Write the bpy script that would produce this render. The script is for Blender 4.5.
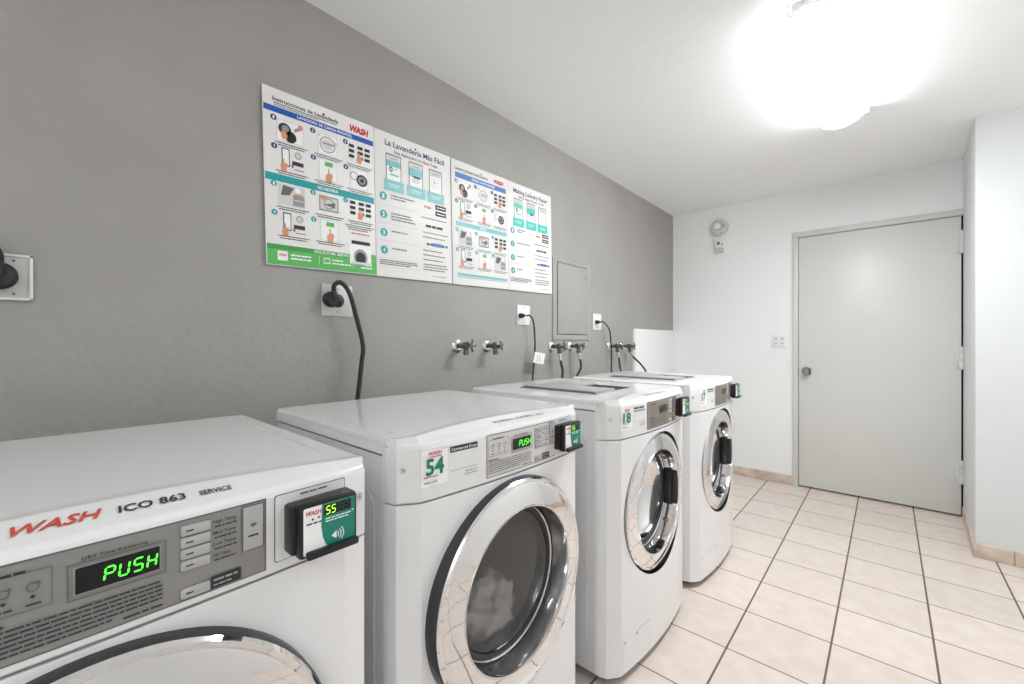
import bpy, bmesh, math, random
from mathutils import Vector, Matrix
for o in list(bpy.data.objects): bpy.data.objects.remove(o)
random.seed(7)
S = bpy.context.scene
COL = S.collection
PI = math.pi

# ---------------------------------------------------------------- camera, light, exposure
cam_d = bpy.data.cameras.new('camera'); cam = bpy.data.objects.new('camera', cam_d); COL.objects.link(cam)
cam.location = (1.6, 0, 1.2); cam.rotation_euler = (PI/2, 0, math.radians(41.6))
cam_d.sensor_width = 36; cam_d.lens = 423/1024*36; cam_d.clip_start = 0.02
S.camera = cam
w = bpy.data.worlds.new('world'); S.world = w; w.use_nodes = True
w.node_tree.nodes['Background'].inputs[0].default_value = (.9, .95, 1, 1)
w.node_tree.nodes['Background'].inputs[1].default_value = 0.3
S.view_settings.view_transform = 'Standard'; S.view_settings.look = 'None'
S.view_settings.gamma = 1; S.view_settings.use_curve_mapping = False
S.view_settings.exposure = 0.42
LAMP = 58.0          # strength of the ceiling lamp's diffuser
S.cycles.diffuse_bounces = 8; S.cycles.glossy_bounces = 6; S.cycles.transparent_max_bounces = 12; S.cycles.max_bounces = 14
S.cycles.sample_clamp_indirect = 6

# ---------------------------------------------------------------- materials
def srgb(*c):
    c = [x/255 for x in c]
    return tuple(x/12.92 if x <= .04045 else ((x+.055)/1.055)**2.4 for x in c) + (1,)
MATS = {}
def mat(name, col, rough=.5, metal=0, coat=0, emit=None, es=0, bump=None, ior=1.5):
    m = bpy.data.materials.new(name); m.use_nodes = True; n = m.node_tree; b = n.nodes['Principled BSDF']
    b.inputs['Base Color'].default_value = col; b.inputs['Roughness'].default_value = rough
    b.inputs['Metallic'].default_value = metal; b.inputs['Coat Weight'].default_value = coat; b.inputs['IOR'].default_value = ior
    b.inputs['Coat Roughness'].default_value = .03
    if emit: b.inputs['Emission Color'].default_value = emit; b.inputs['Emission Strength'].default_value = es
    if bump:
        sc, st, det = bump
        g = n.nodes.new('ShaderNodeNewGeometry'); t = n.nodes.new('ShaderNodeTexNoise'); bp = n.nodes.new('ShaderNodeBump')
        t.inputs['Scale'].default_value = sc; t.inputs['Detail'].default_value = det
        bp.inputs['Strength'].default_value = st; bp.inputs['Distance'].default_value = .004
        n.links.new(g.outputs['Position'], t.inputs['Vector']); n.links.new(t.outputs['Fac'], bp.inputs['Height'])
        n.links.new(bp.outputs['Normal'], b.inputs['Normal'])
    MATS[name] = m
    return m
def mottle(m, c1, c2, scale, detail=4):
    n = m.node_tree; b = n.nodes['Principled BSDF']
    g = n.nodes.new('ShaderNodeNewGeometry'); t = n.nodes.new('ShaderNodeTexNoise'); r = n.nodes.new('ShaderNodeValToRGB')
    t.inputs['Scale'].default_value = scale; t.inputs['Detail'].default_value = detail
    r.color_ramp.elements[0].position = .35; r.color_ramp.elements[1].position = .65
    r.color_ramp.elements[0].color = c1; r.color_ramp.elements[1].color = c2
    n.links.new(g.outputs['Position'], t.inputs['Vector']); n.links.new(t.outputs['Fac'], r.inputs['Fac']); n.links.new(r.outputs['Color'], b.inputs['Base Color'])
    return m
GREYWALL = mottle(mat('grey_wall_paint', srgb(160,157,152), .55, bump=(45, .55, 5)), srgb(158,155,150), srgb(163,160,155), 3)
GREYTRIM = mat('grey_painted_metal', srgb(163,160,155), .45)
WALL = mat('white_wall_paint', srgb(238,239,239), .55, bump=(30, .25, 4))
WALLC = mat('dimmed_cool_white_wall', srgb(216,218,219), .55, bump=(30, .25, 4))  # cool white, darkened in colour to offset the lamp's overexposure on the corner
CEIL = mat('white_ceiling_paint', srgb(247,247,247), .7, bump=(25, .4, 5))
DOORM = mat('door_paint', srgb(214,214,210), .38, bump=(60, .06, 3))
FRAMEM = mat('door_frame_paint', srgb(208,208,205), .4)
DARKGAP = mat('dark_gap', srgb(24,22,21), .8)
ENAMEL = mat('white_enamel', srgb(236,236,237), .22, coat=.6)
PLASTIC = mat('white_plastic', srgb(232,232,232), .35)
CABSIDE = mat('side_enamel', srgb(222,222,223), .35)
RING = mat('mirror_chrome_ring', srgb(243,243,244), .04, 1)
CHROME = mat('chrome', srgb(225,225,226), .08, 1)
DULLMETAL = mat('dull_metal', srgb(120,119,117), .35, 1)
STEEL = mat('drum_steel', srgb(234,234,234), .4, .1)
RUBBER = mat('dark_rubber', srgb(40,40,42), .45)
RIM = mat('dark_door_rim', srgb(58,58,60), .25)
BLACK = mat('black_plastic', srgb(22,22,23), .4)
BLACKGLOSS = mat('black_gloss', srgb(10,10,10), .12)
CORD = mat('black_cord', srgb(38,37,36), .5)
SILVERPANEL = mat('silver_panel', srgb(146,145,143), .42, .25)
WHITEPANEL = mat('pale_panel', srgb(214,211,206), .4)
TAUPEPANEL = mat('taupe_panel', srgb(150,141,130), .4, .15)
BUTTON = mat('button_grey', srgb(178,178,177), .4)
INK = mat('ink_dark', srgb(45,45,47), .6)
INKG = mat('ink_grey', srgb(105,104,103), .6)
INKL = mat('ink_light_grey', srgb(170,170,170), .6)
RED = mat('red_ink', srgb(196,42,40), .5)
REDO = mat('red_orange_ink', srgb(206,78,58), .5)
GREEN = mat('green_ink', srgb(0,134,100), .4)
TEALD = mat('deep_teal', srgb(12,130,112), .3)
PAPER = mat('poster_white', srgb(240,238,236), .4)
BLUE = mat('poster_blue', srgb(22,84,178), .4)
BLUE2 = mat('poster_pale_blue', srgb(72,118,192), .4)
NAVY = mat('poster_navy', srgb(40,62,120), .4)
TEAL = mat('poster_teal', srgb(20,160,165), .4)
TEALP = mat('poster_pale_teal', srgb(128,196,200), .4)
MINT = mat('poster_mint', srgb(84,206,194), .4)
LEAF = mat('poster_green', srgb(92,184,92), .4)
LEAFD = mat('poster_dark_green', srgb(62,158,66), .4)
SKIN = mat('poster_hand', srgb(222,150,118), .5)
PALE = mat('poster_pale_grey', srgb(214,214,214), .5)
MIDG = mat('poster_mid_grey', srgb(150,152,154), .5)
WHITE = mat('print_white', srgb(248,248,248), .4)
LED = mat('green_led', srgb(10,60,10), .5, emit=(.08, 1, .05, 1), es=1.6)
LEDY = mat('yellow_green_led', srgb(30,60,10), .5, emit=(.5, 1, .06, 1), es=1.5)
LEDDIM = mat('dim_led', srgb(50,84,48), .5)
OLIVE = mat('olive_screen', srgb(28,34,16), .2)
CLOTH = mat('white_cloth', srgb(240,238,235), .9, bump=(18, .5, 4))
TAG = mat('tag_white', srgb(235,234,230), .6)
DIFF = mat('lamp_diffuser', srgb(245,245,245), .4, emit=(.94, .98, 1, 1), es=LAMP)
DIFFS = mat('lamp_diffuser_side', srgb(245,245,245), .4, emit=(.94, .98, 1, 1), es=LAMP*.45)
FILLDIFF = mat('added_fill_lamp_diffuser', srgb(245,245,245), .4, emit=(.94, .98, 1, 1), es=LAMP*.42)
CAPM = mat('lamp_end_cap', srgb(240,240,240), .4, emit=(.95, .98, 1, 1), es=.8)
KNOBM = mat('satin_knob', srgb(170,168,165), .3, 1)
HATCH = mat('hatch_grey', srgb(168,168,166), .4)

def glass(name, tint, k=1.45):
    m = bpy.data.materials.new(name); m.use_nodes = True; n = m.node_tree; n.nodes.clear()
    o = n.nodes.new('ShaderNodeOutputMaterial'); mx = n.nodes.new('ShaderNodeMixShader'); f = n.nodes.new('ShaderNodeFresnel')
    t = n.nodes.new('ShaderNodeBsdfTransparent'); g = n.nodes.new('ShaderNodeBsdfGlossy')
    f.inputs['IOR'].default_value = k; t.inputs['Color'].default_value = tint; g.inputs['Roughness'].default_value = .02
    n.links.new(f.outputs[0], mx.inputs[0]); n.links.new(t.outputs[0], mx.inputs[1]); n.links.new(g.outputs[0], mx.inputs[2]); n.links.new(mx.outputs[0], o.inputs[0])
    return m
GLASS = glass('dryer_door_glass', (.95, .95, .95, 1), 1.75)
GLASSD = glass('washer_door_glass', (.45, .45, .46, 1), 1.9)

def tile_material():
    m = mat('floor_tile', srgb(222,208,196), .3); n = m.node_tree; b = n.nodes['Principled BSDF']; L = n.links.new
    g = n.nodes.new('ShaderNodeNewGeometry'); sp = n.nodes.new('ShaderNodeSeparateXYZ'); L(g.outputs['Position'], sp.inputs[0])
    def M(op, a, v=None, c=None):
        x = n.nodes.new('ShaderNodeMath'); x.operation = op
        for i, q in enumerate((a, v, c)):
            if q is None: continue
            if isinstance(q, (int, float)): x.inputs[i].default_value = q
            else: L(q, x.inputs[i])
        return x.outputs[0]
    def line(src, off, half):
        t = M('DIVIDE', M('SUBTRACT', src, off), .3055)
        d = M('ABSOLUTE', M('SUBTRACT', M('FRACT', M('ADD', t, 100.5)), .5))     # 0 on the joint
        return M('LESS_THAN', d, half/.3055), M('FLOOR', M('ADD', t, 100))
    lx, ix = line(sp.outputs[0], 1.127, .0036); ly, iy = line(sp.outputs[1], 2.105, .0027)
    grout = M('MAXIMUM', lx, ly)
    t = n.nodes.new('ShaderNodeTexNoise'); t.inputs['Scale'].default_value = 14; t.inputs['Detail'].default_value = 6
    cv = n.nodes.new('ShaderNodeCombineXYZ')
    L(M('ADD', sp.outputs[0], M('MULTIPLY', ix, 3.7)), cv.inputs[0]); L(M('ADD', sp.outputs[1], M('MULTIPLY', iy, 5.3)), cv.inputs[1])
    L(cv.outputs[0], t.inputs['Vector'])
    r = n.nodes.new('ShaderNodeValToRGB'); e = r.color_ramp.elements
    e[0].position = .3; e[0].color = srgb(212,198,188); e[1].position = .7; e[1].color = srgb(222,210,201)
    L(t.outputs['Fac'], r.inputs['Fac'])
    wn = n.nodes.new('ShaderNodeTexWhiteNoise'); wn.noise_dimensions = '2D'
    c2 = n.nodes.new('ShaderNodeCombineXYZ'); L(ix, c2.inputs[0]); L(iy, c2.inputs[1]); L(c2.outputs[0], wn.inputs['Vector'])
    hs = n.nodes.new('ShaderNodeHueSaturation'); L(r.outputs['Color'], hs.inputs['Color']); L(M('ADD', M('MULTIPLY', wn.outputs['Value'], .08), .95), hs.inputs['Value'])
    mx = n.nodes.new('ShaderNodeMix'); mx.data_type = 'RGBA'
    L(grout, mx.inputs[0]); L(hs.outputs['Color'], mx.inputs[6]); mx.inputs[7].default_value = srgb(104,90,80)
    L(mx.outputs[2], b.inputs['Base Color']); L(M('ADD', M('MULTIPLY', grout, .5), .28), b.inputs['Roughness'])
    bp = n.nodes.new('ShaderNodeBump'); bp.inputs['Strength'].default_value = .5; bp.inputs['Distance'].default_value = .002
    L(M('SUBTRACT', 1, grout), bp.inputs['Height']); L(bp.outputs['Normal'], b.inputs['Normal'])
    return m
TILE = tile_material()
BASETILE = mottle(mat('base_tile', srgb(205,186,172), .35), srgb(192,172,156), srgb(214,198,184), 16)

# ---------------------------------------------------------------- mesh builder
class B:
    """collects shapes, then links them as ONE mesh object"""
    def __init__(s): s.bm = bmesh.new(); s.mats = []
    def mi(s, m):
        if m not in s.mats: s.mats.append(m)
        return s.mats.index(m)
    def face(s, pts, m):
        f = s.bm.faces.new([s.bm.verts.new(p) for p in pts]); f.material_index = s.mi(m); return f
    def grid(s, rows, m, close_u=False, close_v=False):
        i = s.mi(m); V = [[s.bm.verts.new(p) for p in r] for r in rows]; nr, nc = len(V), len(V[0])
        for a in range(nr if close_v else nr-1):
            for c in range(nc if close_u else nc-1):
                q = [V[a][c], V[a][(c+1) % nc], V[(a+1) % nr][(c+1) % nc], V[(a+1) % nr][c]]
                try: f = s.bm.faces.new(q); f.material_index = i
                except ValueError: pass
        return V
    def cap(s, ring, m):
        try: f = s.bm.faces.new(ring); f.material_index = s.mi(m)
        except ValueError: pass
    def box(s, a, b, m, bev=0, seg=2):
        g = bmesh.new(); bmesh.ops.create_cube(g, size=1)
        for v in g.verts: v.co = Vector([(a[k]+b[k])/2 + v.co[k]*(b[k]-a[k]) for k in range(3)])
        if bev: bmesh.ops.bevel(g, geom=g.edges[:], offset=bev, segments=seg, profile=.5, affect='EDGES')
        s.merge(g, m)
    def merge(s, g, m, M=None):
        i = s.mi(m); mp = {}
        for v in g.verts: mp[v] = s.bm.verts.new(M @ v.co if M else v.co)
        for f in g.faces:
            try: q = s.bm.faces.new([mp[v] for v in f.verts]); q.material_index = i
            except ValueError: pass
        g.free()
    def lathe(s, prof, origin, axis, m, n=48, capped=(False, False)):
        """prof: (radius, height along axis)"""
        ax = Vector(axis).normalized(); u = ax.orthogonal().normalized(); v = ax.cross(u); o = Vector(origin)
        rows = [[o + ax*h + (u*math.cos(2*PI*k/n) + v*math.sin(2*PI*k/n))*r for k in range(n)] for r, h in prof]
        V = s.grid(rows, m, close_u=True)
        if capped[0]: s.cap(V[0], m)
        if capped[1]: s.cap(V[-1], m)
    def tube(s, pts, r, m, n=10, smooth=6, capped=True):
        P = [Vector(p) for p in pts]
        if smooth and len(P) > 2:
            Q = []; E = [P[0]*2-P[1]] + P + [P[-1]*2-P[-2]]
            for i in range(1, len(E)-2):
                for k in range(smooth):
                    t = k/smooth; p0, p1, p2, p3 = E[i-1:i+3]
                    Q.append(.5*((2*p1)+(p2-p0)*t+(2*p0-5*p1+4*p2-p3)*t*t+(3*p1-p0-3*p2+p3)*t**3))
            Q.append(P[-1]); P = Q
        rows = []; u = None
        for i, p in enumerate(P):
            d = (P[min(i+1, len(P)-1)]-P[max(i-1, 0)]).normalized()
            u = d.orthogonal().normalized() if u is None else (u - d*u.dot(d)).normalized()
            v = d.cross(u); rows.append([p+(u*math.cos(2*PI*k/n)+v*math.sin(2*PI*k/n))*r for k in range(n)])
        V = s.grid(rows, m, close_u=True)
        if capped: s.cap(V[0], m); s.cap(V[-1], m)
    def build(s, name, parent=None, loc=(0,0,0), label=None, smooth=35, normals=True, kind=None):
        if normals: bmesh.ops.recalc_face_normals(s.bm, faces=s.bm.faces[:])
        me = bpy.data.meshes.new(name); s.bm.to_mesh(me); s.bm.free()
        for m in s.mats: me.materials.append(m)
        if smooth:
            me.polygons.foreach_set('use_smooth', [True]*len(me.polygons)); me.set_sharp_from_angle(angle=math.radians(smooth))
        o = bpy.data.objects.new(name, me); COL.objects.link(o); o.location = loc
        if parent: o.parent = parent
        if label: o['label'] = label
        if kind: o['kind'] = kind
        return o
def empty(name, loc, label, cat, group=None):
    o = bpy.data.objects.new(name, None); COL.objects.link(o); o.location = loc; o.empty_display_size = .05
    return tag(o, label, cat, group)
def tag(o, label, cat, group=None):
    o['label'] = label; o['category'] = cat
    if group: o['group'] = group
    return o

# ---------------------------------------------------------------- printing on surfaces
_txt = {}
def text_mesh(s, bold, shear):
    k = (s, bold, shear)
    if k not in _txt:
        c = bpy.data.curves.new('t', 'FONT'); c.body = s; c.size = 1; c.offset = bold; c.shear = shear; c.resolution_u = 2
        o = bpy.data.objects.new('t', c); me = o.to_mesh()
        vs = [tuple(v.co[:2]) for v in me.vertices]; fs = [tuple(p.vertices) for p in me.polygons]
        o.to_mesh_clear(); bpy.data.objects.remove(o); bpy.data.curves.remove(c)
        _txt[k] = (vs, fs)
    return _txt[k]
SEG = {'P': 'abefg', 'U': 'bcdef', 'S': 'acdfg', 'H': 'bcefg', '5': 'acdfg', '0': 'abcdef', '8': 'abcdefg', '1': 'bc', '2': 'abged'}
class Ink(B):
    """flat shapes on a surface: P(a, b, h) turns surface coordinates and a lift into 3D"""
    def __init__(s, P, lift=.0006, cols=1): super().__init__(); s.P = P; s.l = lift; s.cols = cols
    def poly(s, pts, m, k=1): s.face([s.P(a, b, s.l*k) for a, b in pts], m)
    def rect(s, a0, b0, a1, b1, m, k=1):
        n = s.cols
        for i in range(n):
            x0 = a0+(a1-a0)*i/n; x1 = a0+(a1-a0)*(i+1)/n
            s.poly([(x0, b0), (x1, b0), (x1, b1), (x0, b1)], m, k)
    def rrect(s, a0, b0, a1, b1, r, m, k=1, n=4):
        p = []
        for cx, cy, st in ((a1-r, b1-r, 0), (a0+r, b1-r, 90), (a0+r, b0+r, 180), (a1-r, b0+r, 270)):
            p += [(cx+r*math.cos(math.radians(st+90*j/n)), cy+r*math.sin(math.radians(st+90*j/n))) for j in range(n+1)]
        s.poly(p, m, k)
    def frame(s, a0, b0, a1, b1, t, m, k=1):
        s.rect(a0, b0, a1, b0+t, m, k); s.rect(a0, b1-t, a1, b1, m, k); s.rect(a0, b0, a0+t, b1, m, k); s.rect(a1-t, b0, a1, b1, m, k)
    def disc(s, a, b, r, m, k=1, n=20, ry=None):
        ry = ry or r; s.poly([(a+r*math.cos(2*PI*j/n), b+ry*math.sin(2*PI*j/n)) for j in range(n)], m, k)
    def ring(s, a, b, r, t, m, k=1, n=24, a0=0, a1=360):
        for j in range(n):
            x, y = math.radians(a0+(a1-a0)*j/n), math.radians(a0+(a1-a0)*(j+1)/n)
            s.poly([(a+r*math.cos(x), b+r*math.sin(x)), (a+r*math.cos(y), b+r*math.sin(y)), (a+(r-t)*math.cos(y), b+(r-t)*math.sin(y)), (a+(r-t)*math.cos(x), b+(r-t)*math.sin(x))], m, k)
    def text(s, st, a, b, h, m, wid=None, k=2, bold=.0, shear=0, align='l'):
        """cap height h, baseline at b"""
        vs, fs = text_mesh(st, bold, shear)
        x0 = min(v[0] for v in vs); x1 = max(v[0] for v in vs); sy = h/.69; sx = wid/(x1-x0) if wid else sy
        off = {'l': 0, 'c': (x1-x0)*sx/2, 'r': (x1-x0)*sx}[align]
        V = [s.bm.verts.new(s.P(a-off+(x-x0)*sx, b+y*sy, s.l*k)) for x, y in vs]; i = s.mi(m)
        for f in fs:
            try: q = s.bm.faces.new([V[j] for j in f]); q.material_index = i
            except ValueError: pass
    def bars(s, a0, b, a1, h, m, k=2, seed=0, fill=1.0):
        """a line of print too small to read"""
        r = random.Random(seed+int(a0*1e4)+int(b*1e4)); x = a0; end = a0+(a1-a0)*fill
        while x < end-h:
            wd = min(h*r.uniform(1.6, 7), end-x); s.rect(x, b, x+wd, b+h, m, k); x += wd+h*.6
    def para(s, a0, b1, a1, n, h, pitch, m, k=2, last=.6, seed=0):
        for j in range(n): s.bars(a0, b1-j*pitch-h, a1, h, m, k, seed+j*13, last if j == n-1 else 1)
    def seg(s, ch, a, b, w_, h, m, k=3, t=None, sh=.12):
        t = t or w_*.2; g = t*.18; hh = h/2
        S_ = lambda pts: s.poly([(a+x+(y)*sh, b+y) for x, y in pts], m, k)
        for c in SEG[ch]:
            if c in 'agd':
                y = {'a': h-t/2, 'g': hh, 'd': t/2}[c]
                S_([(t/2+g, y), (t+g, y+t/2), (w_-t-g, y+t/2), (w_-t/2-g, y), (w_-t-g, y-t/2), (t+g, y-t/2)])
            else:
                x = t/2 if c in 'fe' else w_-t/2; y0, y1 = (hh, h-t/2) if c in 'fb' else (t/2, hh)
                S_([(x, y0+g), (x+t/2, y0+t/2+g), (x+t/2, y1-t/2-g), (x, y1-g), (x-t/2, y1-t/2-g), (x-t/2, y0+t/2+g)])
    def build(s, name, parent=None, **k): return super().build(name, parent, smooth=0, normals=False, **k)

# ---------------------------------------------------------------- the room
YE, ZC, XR, YB = 4.22, 2.455, 2.65, -2.3
def struct(name, b, **k): o = b.build(name, **k); o['kind'] = 'structure'; return o
b = B(); b.box((-.1, YB-.1, -.1), (XR+.1, YE+.1, 0), TILE); struct('floor', b)
b = B(); b.box((-.1, YB-.1, ZC), (XR+.1, YE+.1, ZC+.1), CEIL); struct('ceiling', b)
b = B(); b.box((-.1, YB, 0), (0, YE, ZC), GREYWALL); struct('wall_left', b)
DX0, DX1, DZ1 = 1.047, 1.985, 2.064
b = B()
b.box((-.1, YE, 0), (DX0-.01, YE+.1, ZC), WALL); b.box((DX0-.01, YE, DZ1+.01), (XR, YE+.1, ZC), WALL); b.box((DX1+.005, YE, 0), (XR, YE+.1, DZ1+.01), WALL)
struct('wall_end', b)
b = B()   # boxed-out corner beside the door
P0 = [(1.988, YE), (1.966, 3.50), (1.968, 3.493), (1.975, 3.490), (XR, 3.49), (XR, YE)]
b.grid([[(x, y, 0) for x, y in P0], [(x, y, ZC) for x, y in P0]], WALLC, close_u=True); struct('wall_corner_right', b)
b = B(); b.box((XR, YB, 0), (XR+.1, 3.49, ZC), WALL); struct('wall_right', b)
b = B(); b.box((-.1, YB-.1, 0), (XR+.1, YB, ZC), WALL); struct('wall_back', b)
b = B(); b.box((0, 3.325, 0), (.026, YE, 1.312), WALL, .003); struct('wall_left_white_panel', b)
# baseboards of cut floor tile
b = B(); b.box((.03, YE-.012, 0), (.42, YE, .078), BASETILE, .002); b.box((.423, YE-.012, 0), (.73, YE, .078), BASETILE, .002); b.box((.733, YE-.012, 0), (1.004, YE, .078), BASETILE, .002); struct('baseboard_end', b)
b = B()
Q = [(1.980, YE-.03), (1.956, 3.478), (1.966, 3.49), (1.988, YE-.03)]
b.grid([[(x, y, 0) for x, y in Q], [(x, y, .078) for x, y in Q]], BASETILE, close_u=True); b.face([(x, y, .078) for x, y in Q], BASETILE)
b.box((1.958, 3.478, 0), (2.108, 3.491, .078), BASETILE, .002); b.box((2.111, 3.478, 0), (2.415, 3.491, .078), BASETILE, .002); 
b.box((2.418, 3.478, 0), (XR, 3.491, .078), BASETILE, .002); struct('baseboard_right', b)

# door
b = B(); b.box((DX0, YE-.008, .012), (DX1-.007, YE+.036, DZ1), DOORM, .002)
door = struct('door_1', b)
b = B()
b.box((1.003, YE-.018, 0), (DX0-.003, YE+.05, DZ1+.004), FRAMEM, .002); b.box((1.003, YE-.018, DZ1+.004), (DX1+.004, YE+.05, DZ1+.048), FRAMEM, .002)
fr = struct('trim_door_frame', b); 
b = B(); b.box((DX0-.004, YE+.02, .0), (DX1+.003, YE+.06, DZ1+.005), DARKGAP); struct('trim_door_stop', b)
for z in (1.886, 1.09, .309):
    b = B(); hx = DX1-.003
    b.lathe([(.0, -.08), (.013, -.078), (.014, -.07), (.014, -.028), (.0135, -.027), (.0135, -.025), (.014, -.024), (.014, .024), (.0135, .025), (.0135, .027), (.014, .028), (.014, .07), (.013, .078), (0, .08)], (hx-.004, YE-.018, z), (0, 0, 1), FRAMEM, 16)
    b.box((hx-.034, YE-.014, z-.07), (hx-.004, YE-.006, z+.07), FRAMEM, .002)
    b.build('hinge', door, label='painted barrel hinge')
b = B()
b.lathe([(.0, 0), (.034, 0), (.034, .006), (.028, .011), (.014, .012), (.012, .03), (.02, .036), (.026, .046), (.026, .058), (.02, .064), (0, .066)], (1.099, YE-.008, .961), (0, -1, 0), KNOBM, 24)
kn = b.build('door_knob', door, label='small dull metal knob')
b = B(); b.box((1.118, YE-.03, .935), (1.132, YE-.008, .985), DULLMETAL, .002); b.build('latch_plate', door, label='dull metal plate beside the knob')
b = B(); b.box((1.0435, YE-.012, .94), (1.0475, YE-.005, .985), DULLMETAL, .0005); b.build('strike_plate', door)

# ---------------------------------------------------------------- ceiling lamp, and an added fill lamp
def ceiling_lamp(ly0, ly1, label, DIFF, lx0=1.325, lx1=1.485):
    lamp = empty('ceiling_lamp', ((lx0+lx1)/2, (ly0+ly1)/2, ZC), label, 'lamp')
    cx = (lx0+lx1)/2; cy = (ly0+ly1)/2; R_ = lambda p: (p[0]-cx, p[1]-cy, p[2]-ZC)
    b = B(); b.box(R_((lx0+.006, ly0+.01, ZC-.036)), R_((lx1-.006, ly1-.01, ZC-.0005)), PLASTIC, .002); b.build('housing', lamp)
    prof = [(-.08, -.040), (-.079, -.052)] + [(-.079+.158*k/10, -.052-.026*math.sin(PI*k/10)) for k in range(1, 10)] + [(.079, -.052), (.08, -.040)]
    b = B()
    for a_, e_, m_ in ((0, 3, DIFFS), (2, 11, DIFF), (10, 13, DIFFS)): b.grid([[(x, ly0+.008-cy, z) for x, z in prof[a_:e_]], [(x, ly1-.008-cy, z) for x, z in prof[a_:e_]]], m_)
    bmesh.ops.remove_doubles(b.bm, verts=b.bm.verts[:], dist=1e-5); b.build('diffuser', lamp)
    for y0, y1 in ((ly0, ly0+.012), (ly1-.012, ly1)):
        b = B(); pr = [(x*1.03, z-.003 if z < -.03 else 0) for x, z in prof]
        V = b.grid([[(x, y0-cy, z) for x, z in pr], [(x, y1-cy, z) for x, z in pr]], CAPM, close_u=True); b.cap(V[0], CAPM); b.cap(V[1], CAPM)
        e = b.build('end_cap', lamp)
        yf = y0-.0008-cy if y0 == ly0 else y1+.0008-cy
        b = B(); b.box((-.079, min(yf, yf+.001), -.05), (.079, max(yf, yf+.001), -.047), INKL); b.box((-.082, min(yf, yf+.001), -.05), (-.077, max(yf, yf+.001), -.003), MIDG); b.build('end_cap_edge', e)
    b = B(); b.box((.075, ly1-.005-cy, -.03), (.125, ly1+.05-cy, -.001), PLASTIC, .004); b.build('mounting_clip', lamp)
ceiling_lamp(1.86, 2.94, 'long lit fluorescent lamp with a curved white diffuser under the ceiling', DIFF)
ceiling_lamp(-1.85, -.74, 'added fill lamp over the near end of the room, out of view', FILLDIFF, 2.1, 2.26)  # unseen fill lamp, added to brighten the near dryers

# ---------------------------------------------------------------- front-load machines
WD = .690; HW = WD/2
class Shape:
    def __init__(s, d0, d1, d2, bowz=0): s.d0, s.d1, s.d2 = d0, d1, d2
    def f(s, y):
        a = abs(y); e = HW-.05
        if a <= e: return s.d2-(s.d2-s.d1)*(a/e)**2
        if a <= HW-.007: return s.d1+(s.d0+.03-s.d1)*(a-e)/(.043)
        return s.d0+.03-.03*min(1, (a-HW+.007)/.007)
    def crease(s, y): return min(s.d2-.085+.048*(y/.30)**2, s.f(y)-.008)
YS = [-HW, -HW+.003, -HW+.007] + [-HW+.05+ (WD-.1)*k/24 for k in range(25)] + [HW-.007, HW-.003, HW]
ZT, ZF0, ZF1 = .995, .859, .975

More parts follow.
